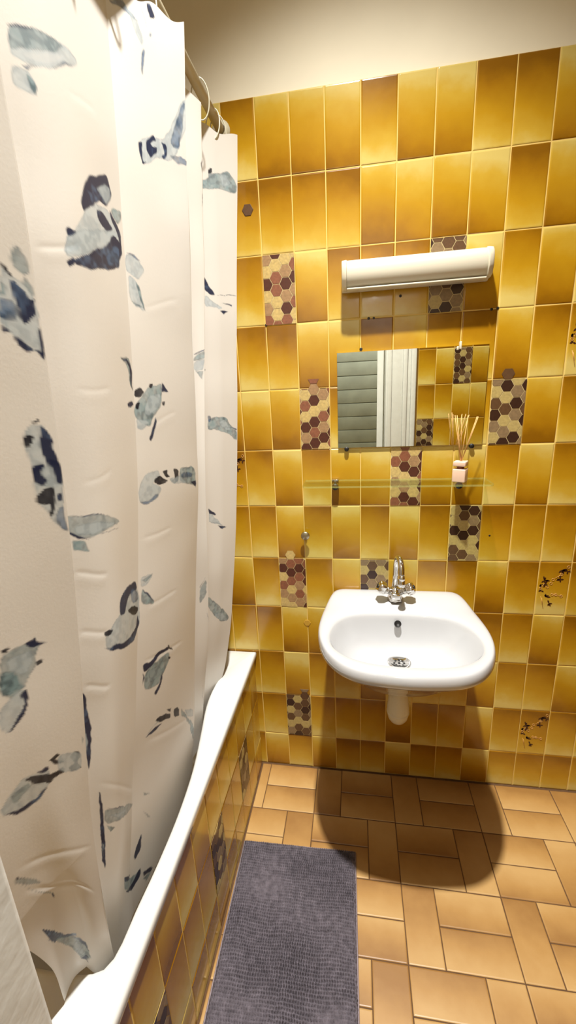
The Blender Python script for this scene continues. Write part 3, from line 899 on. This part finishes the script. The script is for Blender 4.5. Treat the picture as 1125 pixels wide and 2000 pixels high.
BIRDS = '''P 4525,2024 4747,2043 4975,2051 5203,2062 5310,2058 5280,2045 5108,2029 4944,2008 4722,1989 4550,1989 4498,1992
G 4523,2022 4746,2042 4975,2051 5169,2057 5006,2035 4756,2017 4562,1998 4503,1996
W 4579,1997 4847,2024 5127,2044 5180,2043 4896,2008 4688,1993
N 4522,2024 4663,2036 4820,2046 4659,2033 4522,2021
B 4601,1984 4768,1994 4655,1982
B 4931,2008 5114,2034 5280,2045 5106,2027
P 4509,1979 4657,1983 4745,1973 4709,1960 4608,1959 4488,1955
T 4634,1980 4745,1973 4709,1960 4656,1966
B 6094,2217 6377,2227 6580,2220 6713,2217 6573,2212 6226,2214
P 6376,2226 6684,2218 6787,2187 6711,2177 6571,2210
B 6754,2176 6818,2176 6738,2133 6702,2133
T 6773,2245 6890,2211 6828,2231
N 6913,2245 7019,2245 7158,2230 6998,2225 6928,2234
B 6939,2204 7018,2206 6989,2200 6939,2199
P 6528,2022 6817,2041 7235,2049 8050,2142 8050,2089 7470,2014 6946,2008 6627,1983 6554,2001
N 6703,2029 6900,2046 6965,2038 6806,2028 6863,2024 6996,2028 6966,2016 6783,2002 6688,2012
N 7091,2042 7240,2040 7288,2023 7148,2010 7063,2014 7180,2024 7146,2034
B 7328,2046 8050,2141 7678,2037 7488,2037
B 7310,2025 7912,2025 7964,2012 7506,2014
N 6517,2019 6616,2022 6608,1987 6690,1993 6602,1981 6570,1995
T 11300,2101 12439,2167 12936,2134 12903,2109 12048,2108 11553,2099
G 11697,2142 11978,2143 12056,2124 11746,2112
P 12070,2150 12435,2152 12637,2128 12235,2116
K 9944,2102 10050,2152 10050,2136 9953,2087
K 11701,2150 11833,2155 11841,2144 11708,2138
K 9943,2035 10050,2061 9961,2016
P 5227,1849 5385,1866 5636,1872 5852,1847 5874,1807 4783,1761 4825,1789 4974,1805
P 4822,1797 5940,1853 5674,1820 5266,1789 4925,1764 4805,1763
N 5127,1849 5182,1874 5295,1895 5476,1915 5653,1926 5698,1914 5725,1898 5592,1874 5451,1875 5280,1851 5161,1836
P 5411,1889 5580,1908 5688,1909 5686,1890 5597,1878 5519,1883
N 5374,1856 5502,1861 5712,1844 5548,1833 5413,1840
N 4823,1801 4880,1806 4986,1802 4930,1795 4839,1789
T 5653,1875 5968,1890 5968,1870 5833,1858
N 5653,1875 5778,1862 5920,1850 5890,1808 5813,1842 5676,1857
N 5646,1831 5900,1831 5905,1808 5650,1798
N 4892,1761 5265,1788 5572,1814 5669,1834 5877,1830 5877,1810 5736,1779 5433,1765 5228,1754 4944,1753
N 4806,1758 4926,1765 4930,1755 4826,1748
B 5462,1792 5819,1823 5814,1793 5531,1776
P 6021,1817 6349,1813 6497,1793 6317,1773 6167,1782 6028,1787
P 6053,1784 6313,1769 6443,1715 6058,1730
B 6022,1818 6254,1818 6439,1808 6322,1809
T 6241,1774 6356,1761 6443,1715 6337,1738
T 6060,1732 6398,1725 6324,1722
P 2618,1706 2715,1693 2871,1685 2953,1669 2956,1611 2790,1610 2610,1628 2495,1629
N 2671,1685 2739,1688 2791,1678 2872,1671 2966,1674 2869,1654 2744,1643 2688,1651 2687,1670
B 2552,1664 2676,1669 2692,1653 2633,1643 2556,1644 2522,1645
N 2606,1628 2716,1626 2815,1612 2712,1609 2657,1618
N 2930,1638 2994,1641 2969,1611 2941,1600 2899,1611
N 2799,1615 2956,1611 2945,1600
K 2621,1708 2692,1698 2731,1690 2691,1691 2610,1701
G 2710,1713 2758,1726 2816,1729 2910,1719 2930,1703 2826,1697 2744,1704
N 2506,1636 2583,1630 2492,1627
T 2585,1685 2641,1679 2616,1669 2559,1669
G 2842,1699 2958,1679 2911,1674 2829,1684
P 2523,1515 2622,1524 2753,1523 2890,1505 2955,1461 2949,1439 2560,1447 2513,1499
K 2624,1533 2656,1527 2752,1532 2717,1525 2636,1525
N 2725,1523 2879,1509 2922,1496 2871,1495 2966,1477 2959,1441 2782,1446 2719,1476 2705,1497
K 2518,1511 2625,1511 2632,1502 2550,1495 2511,1500
N 2558,1470 2702,1475 2720,1467 2596,1458 2554,1459
P 2546,1469 2977,1468 2969,1440 2953,1370 2748,1393 2551,1430
N 2540,1473 2696,1475 2655,1462 2728,1452 2648,1445 2552,1456
N 2747,1477 2991,1474 2967,1441 2840,1446 2817,1462
K 2548,1434 2643,1442 2815,1444 2759,1404 2671,1404 2712,1421 2639,1420 2556,1424
N 2834,1432 2933,1431 2928,1418 2818,1423
B 2835,1413 2984,1412 2957,1372 2850,1379 2767,1393
G 4443,1374 4768,1368 5209,1349 5364,1333 5088,1330 4733,1326 4529,1332 4000,1374
P 4485,1356 4953,1349 5295,1333 4737,1331 4503,1340
N 4533,1371 4769,1368 5060,1357 4766,1365
N 4889,1327 5329,1325 5084,1325
N 4000,1371 4697,1325 4529,1332
T 4433,1333 4627,1326 4707,1303 4545,1312 4431,1318
T 5562,1626 5844,1629 5981,1605 5956,1564 5876,1581 5791,1616
N 5587,1625 5817,1625 5981,1605 5956,1564 5909,1585 5823,1618
K 6007,1570 6225,1572 6287,1563 6120,1552 5994,1554
T 6059,1545 6405,1576 6698,1579 6697,1563 6669,1536 6459,1511 6390,1491 6140,1501 5939,1525
P 6342,1555 6660,1561 6644,1536 6414,1516 6268,1521
N 6709,1580 6862,1564 6686,1562
K 6398,1580 6481,1582 6460,1572 6393,1573
K 6684,1543 6763,1544 6731,1536 6680,1537
N 5703,1541 5860,1549 5963,1541 5826,1535
K 6025,1543 6163,1545 6133,1531 6045,1533
N 6529,1514 6548,1499 6395,1464 6338,1470 6459,1493
P 6049,1514 6406,1502 6190,1487 6028,1493
P 6043,1381 6236,1402 6547,1402 6565,1381 6361,1378 6595,1360 6478,1340 6215,1338 6036,1346
K 6398,1380 6544,1393 6642,1379 6749,1371 6648,1364 6495,1368
K 6608,1399 6742,1399 6727,1389 6810,1379 6685,1380
K 6878,1393 7063,1389 7078,1365 6899,1362 6819,1371 6939,1376
T 7107,1393 7778,1385 7790,1336 7360,1350 7093,1360
P 6750,1376 7100,1377 7360,1350 6866,1362
N 7515,1350 7793,1348 7805,1331
B 6029,1347 6272,1343 6532,1354 6479,1341 6214,1336
B 7143,1379 7639,1373 7574,1360 7181,1366
P 5868,1196 6033,1155 6065,1107 5918,1085 5312,1090 4871,1113 4844,1145 5205,1163
N 5843,1197 5954,1179 5531,1181 5394,1156 5243,1162 5243,1187 5424,1200
K 5502,1158 5658,1155 5959,1140 6009,1128 5789,1127 5567,1144
N 5954,1125 6053,1098 5782,1077 5239,1093 4881,1112 4985,1119 5434,1099 5838,1098
K 4846,1155 4951,1154 5066,1144 4942,1141 4863,1146
B 4830,1125 4982,1115 4910,1109
B 5573,1189 5871,1182 6001,1152 5658,1158
P 6084,1194 6396,1186 6269,1168 6089,1171
T 6103,1168 6272,1151 6446,1113 6221,1129 6082,1144
T 6120,1186 6396,1186 6213,1174
N 6090,1168 6272,1151 6456,1111 6245,1148
N 6176,1003 6406,992 6502,997 6764,979 6778,968 6554,984 6419,976 6214,984
T 6231,983 6555,974 6779,964 6771,941 6639,925 6516,915 6225,943
G 6311,974 6557,963 6612,934 6367,941
N 6612,934 6645,918 6500,897 6445,909 6575,917
K 6741,953 6805,947 6794,940 6748,946
K 6735,984 6775,983 6795,972 6906,957 6790,966
N 6180,988 6239,972 6198,961
G 1585,1252 1843,1253 2179,1248 2266,1238 2168,1226 2132,1210 1983,1201 1799,1187 1412,1207
P 1636,1243 2081,1238 2112,1219 1915,1208 1618,1226
N 2003,1252 2183,1250 2218,1254 2225,1243 2384,1232 2261,1235 2098,1237
K 2126,1216 2193,1216 2241,1210 2184,1207 2120,1208
K 1617,1260 1776,1258 1675,1253 1596,1255
T 1486,1226 1760,1216 1835,1191 1596,1185 1383,1200
P 1315,1183 1635,1192 1877,1187 1847,1170 1696,1154 1293,1145 1250,1156 1210,1157
N 1684,1185 1911,1188 1854,1165 1625,1150 1281,1144 1553,1156 1778,1167
T 1507,1231 1740,1220 1818,1201 1541,1193 1377,1198
P 816,1055 1319,1067 1959,1048 1906,1025 1522,1014 1008,1022 779,1044
K 1270,1062 1587,1057 1926,1039 2279,1032 2276,1021 2020,1027 1869,1025 1515,1042
K 1971,1061 2181,1059 2228,1050 2102,1053 2327,1034 2136,1043
N 1548,1063 1856,1057 1988,1049 1879,1045
K 2435,1039 2705,1035 2775,1018 2598,1019 2787,996 2438,1011 2371,1025 2583,1019
N 779,1044 1026,1026 1475,1019 1846,1023 1519,1010 996,1019
P 2168,1055 2796,1029 2765,994 2152,1027
G 937,1058 1316,1054 1454,1043 985,1039
N 4392,1063 4408,1031 4470,995 4447,944 4331,906 4313,948 4000,1034 4000,1058 4000,1086
P 4339,998 4388,967 4334,946 4000,1045
P 2842,1049 2921,1042 2862,1033
P 6251,826 6416,832 6675,806 6759,801 6516,827
K 6465,836 6671,821 6851,795 6855,782 6621,809
K 6714,825 6848,809 6851,797
K 6941,795 7134,774 7160,743 6964,767
T 7210,766 8050,611 8050,553 7512,690 7238,732
N 6251,828 6468,821 6676,800 6472,809
P 7335,741 7877,685 7884,657 7510,698
N 4494,854 4546,851 4583,804 4565,719 4512,678 4457,715 4497,794
P 4530,797 4555,769 4511,734 4497,767
G 4609,807 5120,779 6134,715 5649,721 4832,764 4588,778
P 4707,788 5538,741 5007,761
T 4646,772 4890,751 4738,749
N 4611,809 5120,779 5371,761 5013,783
N 4491,795 4583,789 4574,713 4505,672 4453,705 4476,753
P 4479,742 4537,733 4494,703
N 6275,609 6289,561 6118,562 6132,591
T 5321,596 6250,517 6241,489 6028,502 5333,557
N 5321,596 5939,549 5721,550 5350,579
N 6260,517 6249,483 5344,550 6033,512
N 6291,487 6476,440 6407,439 6287,474
T 6286,469 6426,435 6308,441
G 583,931 707,911 957,868 720,890 569,917
N 991,824 1062,812 1008,784
T 578,911 1024,820 984,819
N 586,931 707,911 618,921
N 462,756 657,695 813,638 1257,593 1368,572 782,628 595,653 525,652 481,676
T 581,668 1340,571 1760,520 1891,486 1754,452 1464,472 931,559 613,628
N 1032,602 1663,533 1902,490 1431,539
N 1426,475 1778,472 1735,446
P 798,600 1371,545 1718,477 1468,484
T 9645,1656 10050,1670 10050,1650 9642,1640
P 9642,1640 10050,1650 9986,1618 9649,1618
G 9677,1617 9962,1616 9883,1595
N 9635,1661 10050,1674 10050,1670 9634,1658
N 11300,1622 11397,1630 11379,1624
N 11463,1881 11624,1853 11791,1836 11629,1834 11460,1845
P 11454,1834 12203,1797 11616,1801 11440,1802
N 11791,1836 12982,1842 12584,1838
N 11901,1816 12578,1813 12577,1808
N 11936,1793 12378,1795 12141,1782
T 11421,1488 12082,1491 12472,1453 12906,1440 12910,1403 12325,1433 11778,1448 11427,1455
P 11784,1478 12078,1479 12471,1439 11957,1453
N 12260,1452 12932,1446 12906,1441
B 11423,1494 11538,1494 11520,1479 11433,1478
P 11397,1205 11964,1137 11407,1170
N 11383,1218 11664,1187 11580,1185 11387,1198
N 11707,1147 12175,1132 11906,1128
N 11408,1172 11963,1142 11577,1161
G 9600,1005 9903,1039 9881,981 9600,960 9600,976
N 9600,1012 9866,1041 9610,1009
T 11300,927 12152,842 12754,789 12059,791 11300,887
P 11609,848 12169,829 12599,780 11879,809
B 9926,925 10050,862 10050,840 9927,904
N 9762,677 10050,542 10050,563 9802,650
T 9807,645 10050,540 9900,596
T 6289,702 6438,669 6312,690
T 6322,651 6462,601 6399,617'''
NZ = 860
G, US, Z = curtain_point_grid(NZ, 2)
NU = len(US)
tu = np.gradient(G, axis=1); tu /= np.linalg.norm(tu, axis=2, keepdims=True)+1e-9
nrm = np.dstack([-tu[..., 1], tu[..., 0]])
mid = G[NZ//2]; arc = np.concatenate([[0], np.cumsum(np.linalg.norm(np.diff(mid, axis=0), axis=1))])
S2, Z2 = np.meshgrid(arc, Z)
d = .0016*(vnoise(S2*14, Z2*7, 21)-.5)+.0022*(vnoise(S2*5+3, Z2*9+1, 22)-.5)
# short packing creases left in the cloth: (arc, height) end points and depth
for (s0, z0, s1, z1, h) in ((.426, 1.759, .490, 1.787, .0012), (.658, 1.726, .793, 1.756, .0005), (.456, 1.569, .535, 1.569, .0006), (.42, 1.277, .49, 1.253, .0012),
                            (.418, 1.173, .481, 1.150, .0012), (.418, 1.073, .481, 1.046, .0012), (.622, 1.273, .732, 1.260, .0007), (.628, 1.012, .785, .942, .0009),
                            (.65, .819, .816, .68, .0009), (.427, .873, .623, .746, .0007), (.08, .941, .29, .837, .0010), (.074, .895, .27, .719, .0016),
                            (.64, 1.125, .756, 1.098, .0007), (.45, 1.42, .52, 1.43, .0005), (.66, 1.50, .76, 1.52, .0005), (.50, 2.0, .56, 2.01, .0004)):
    ex, ez = s1-s0, z1-z0; L_ = math.hypot(ex, ez)
    t = ((S2-s0)*ex+(Z2-z0)*ez)/L_**2
    n_ = (-(S2-s0)*ez+(Z2-z0)*ex)/L_+.002*np.sin(t*5+s0*40)
    w_ = np.clip(t/.2, 0, 1)*np.clip((1-t)/.2, 0, 1)
    d += .42*h*w_*(np.exp(-(n_/.0042)**2)-.7*np.exp(-((n_+.011)/.010)**2))
low = np.clip((1.0-Z2)/.5, 0, 1)
d += low*.0035*(vnoise(S2*7+9, Z2*6, 25)-.5)
P3 = np.dstack([G+nrm*d[..., None], curtain_height(US, Z)+0.006*np.sin(S2*60)*np.clip((Z2-2.18)/.07, 0, 1)])
me = grid_mesh('shower_curtain', P3, NU, NZ)

# printed watercolour birds, in cloth coordinates
PAL = {'N': (34, 44, 78), 'B': (92, 122, 160), 'T': (142, 172, 180), 'P': (208, 221, 226), 'K': (22, 24, 42), 'G': (168, 184, 188), 'W': (232, 236, 236)}
lin = lambda c: np.array(srgb(*c)[:3])
colr = np.tile(lin((243, 240, 233))*1.12, (NZ, NU, 1)).astype(np.float64)
wx = S2+.0050*(vnoise(S2*38, Z2*38, 41)-.5)+.0030*(vnoise(S2*90, Z2*90, 31)-.5)+.0012*(vnoise(S2*220, Z2*220, 32)-.5)
wz = Z2+.0050*(vnoise(S2*38, Z2*38, 42)-.5)+.0030*(vnoise(S2*90, Z2*90, 33)-.5)+.0012*(vnoise(S2*220, Z2*220, 34)-.5)
wash = vnoise(S2*60, Z2*60, 35)*.55+vnoise(S2*150, Z2*150, 36)*.45
blot = np.clip((vnoise(S2*95+5, Z2*95, 37)*.65+vnoise(S2*210, Z2*210+7, 38)*.35-.44)*5, 0, 1)
for line in BIRDS.strip().split('\n'):
    tk = line.split(); ink = tk[0]
    pts = [tuple(map(int, t.split(','))) for t in tk[1:]]
    us = np.array([p[0]/1000 for p in pts]); zs = np.array([p[1]/1000 for p in pts])
    sx_ = np.interp(us, US, arc)
    if len(us) > 3:                                # rounded brush edge
        for _ in range(2):
            q = np.stack([sx_, zs], 1); nx = np.roll(q, -1, 0)
            e_ = np.linalg.norm(nx-q, axis=1)
            q = np.stack([q*.82+nx*.18, q*.18+nx*.82], 1).reshape(-1, 2); sx_, zs = q[:, 0], q[:, 1]
    m = .008
    i0, i1 = np.searchsorted(arc, [sx_.min()-m, sx_.max()+m]); i1 = min(i1+1, NU)
    j0 = np.searchsorted(-Z, -(zs.max()+m)); j1 = min(np.searchsorted(-Z, -(zs.min()-m))+1, NZ)
    if i1-i0 < 2 or j1-j0 < 2: continue
    x = wx[j0:j1, i0:i1]; y = wz[j0:j1, i0:i1]
    n = len(sx_); inside = np.zeros(x.shape, bool); dist = np.full(x.shape, 1e9)
    for k in range(n):
        x1, y1, x2, y2 = sx_[k-1], zs[k-1], sx_[k], zs[k]
        if y1 != y2:
            cr_ = ((y1 > y) != (y2 > y)) & (x < (x2-x1)*(y-y1)/(y2-y1)+x1); inside ^= cr_
        ex, ey = x2-x1, y2-y1; L2 = ex*ex+ey*ey+1e-12
        t = np.clip(((x-x1)*ex+(y-y1)*ey)/L2, 0, 1)
        dist = np.minimum(dist, np.hypot(x-x1-t*ex, y-y1-t*ey))
    sd = np.where(inside, dist, -dist)
    soft = {'N': .0016, 'K': .0012, 'B': .002, 'T': .002, 'P': .0018, 'G': .002, 'W': .003}[ink]
    al = np.clip((sd+soft*.6)/(soft*1.6), 0, 1); al = al*al*(3-2*al)
    w = wash[j0:j1, i0:i1]
    rim = np.exp(-((sd-.0004)/.0015)**2)*np.clip(.35+1.5*(w-.3), 0, 1.4)
    q = blot[j0:j1, i0:i1]
    dens = {'N': .97+0*w, 'K': 1-.12*w, 'B': .97-.5*w, 'T': .98-.45*w, 'P': .95-.45*w, 'G': .97-.4*w, 'W': .7+0*w}[ink]
    c = lin(PAL[ink])
    dk = c*{'T': .34, 'P': .55, 'G': .42, 'B': .35}.get(ink, .8)*np.array([.88, .97, 1.06])
    if ink == 'N': dk = lin((96, 124, 160))
    f = np.clip((1.0*rim if ink != 'N' else 0*rim)+{'T': .75, 'P': .42, 'G': .55, 'B': .8, 'N': .0}.get(ink, .1)*q+(.75*np.clip(w*3-1.75, 0, 1) if ink == 'N' else 0), 0, 1)[..., None]
    cc = c[None, None]*(1-f)+dk[None, None]*f
    aa = (al*dens)[..., None]
    colr[j0:j1, i0:i1] = colr[j0:j1, i0:i1]*(1-aa)+cc*aa
ca = me.color_attributes.new('print', 'FLOAT_COLOR', 'POINT')
ca.data.foreach_set('color', np.concatenate([colr, np.ones((NZ, NU, 1))], 2).astype(np.float32).ravel())
CLOTH = bpy.data.materials.new('printed shower cloth'); CLOTH.use_nodes = True
nt = CLOTH.node_tree; N = nt.nodes; b = N['Principled BSDF']
at = N.new('ShaderNodeAttribute'); at.attribute_name = 'print'
nt.links.new(at.outputs['Color'], b.inputs['Base Color'])
b.inputs['Roughness'].default_value = .34; b.inputs['Specular IOR Level'].default_value = .45
tcn = N.new('ShaderNodeTexCoord'); nn = N.new('ShaderNodeTexNoise'); nn.inputs['Scale'].default_value = 240; nn.inputs['Detail'].default_value = 2
nt.links.new(tcn.outputs['Object'], nn.inputs['Vector'])
bp = N.new('ShaderNodeBump'); bp.inputs['Strength'].default_value = .12; bp.inputs['Distance'].default_value = .001
nt.links.new(nn.outputs['Fac'], bp.inputs['Height']); nt.links.new(bp.outputs['Normal'], b.inputs['Normal'])
tr = N.new('ShaderNodeBsdfTranslucent'); nt.links.new(at.outputs['Color'], tr.inputs['Color'])
mx = N.new('ShaderNodeMixShader'); mx.inputs[0].default_value = .30
nt.links.new(b.outputs[0], mx.inputs[1]); nt.links.new(tr.outputs[0], mx.inputs[2])
nt.links.new(mx.outputs[0], N['Material Output'].inputs['Surface'])
curtain = link('shower_curtain', me, CLOTH, None, (0, -.65, .42))
tag(curtain, 'white shower curtain printed with blue watercolour birds, hanging into the bathtub', 'shower curtain')
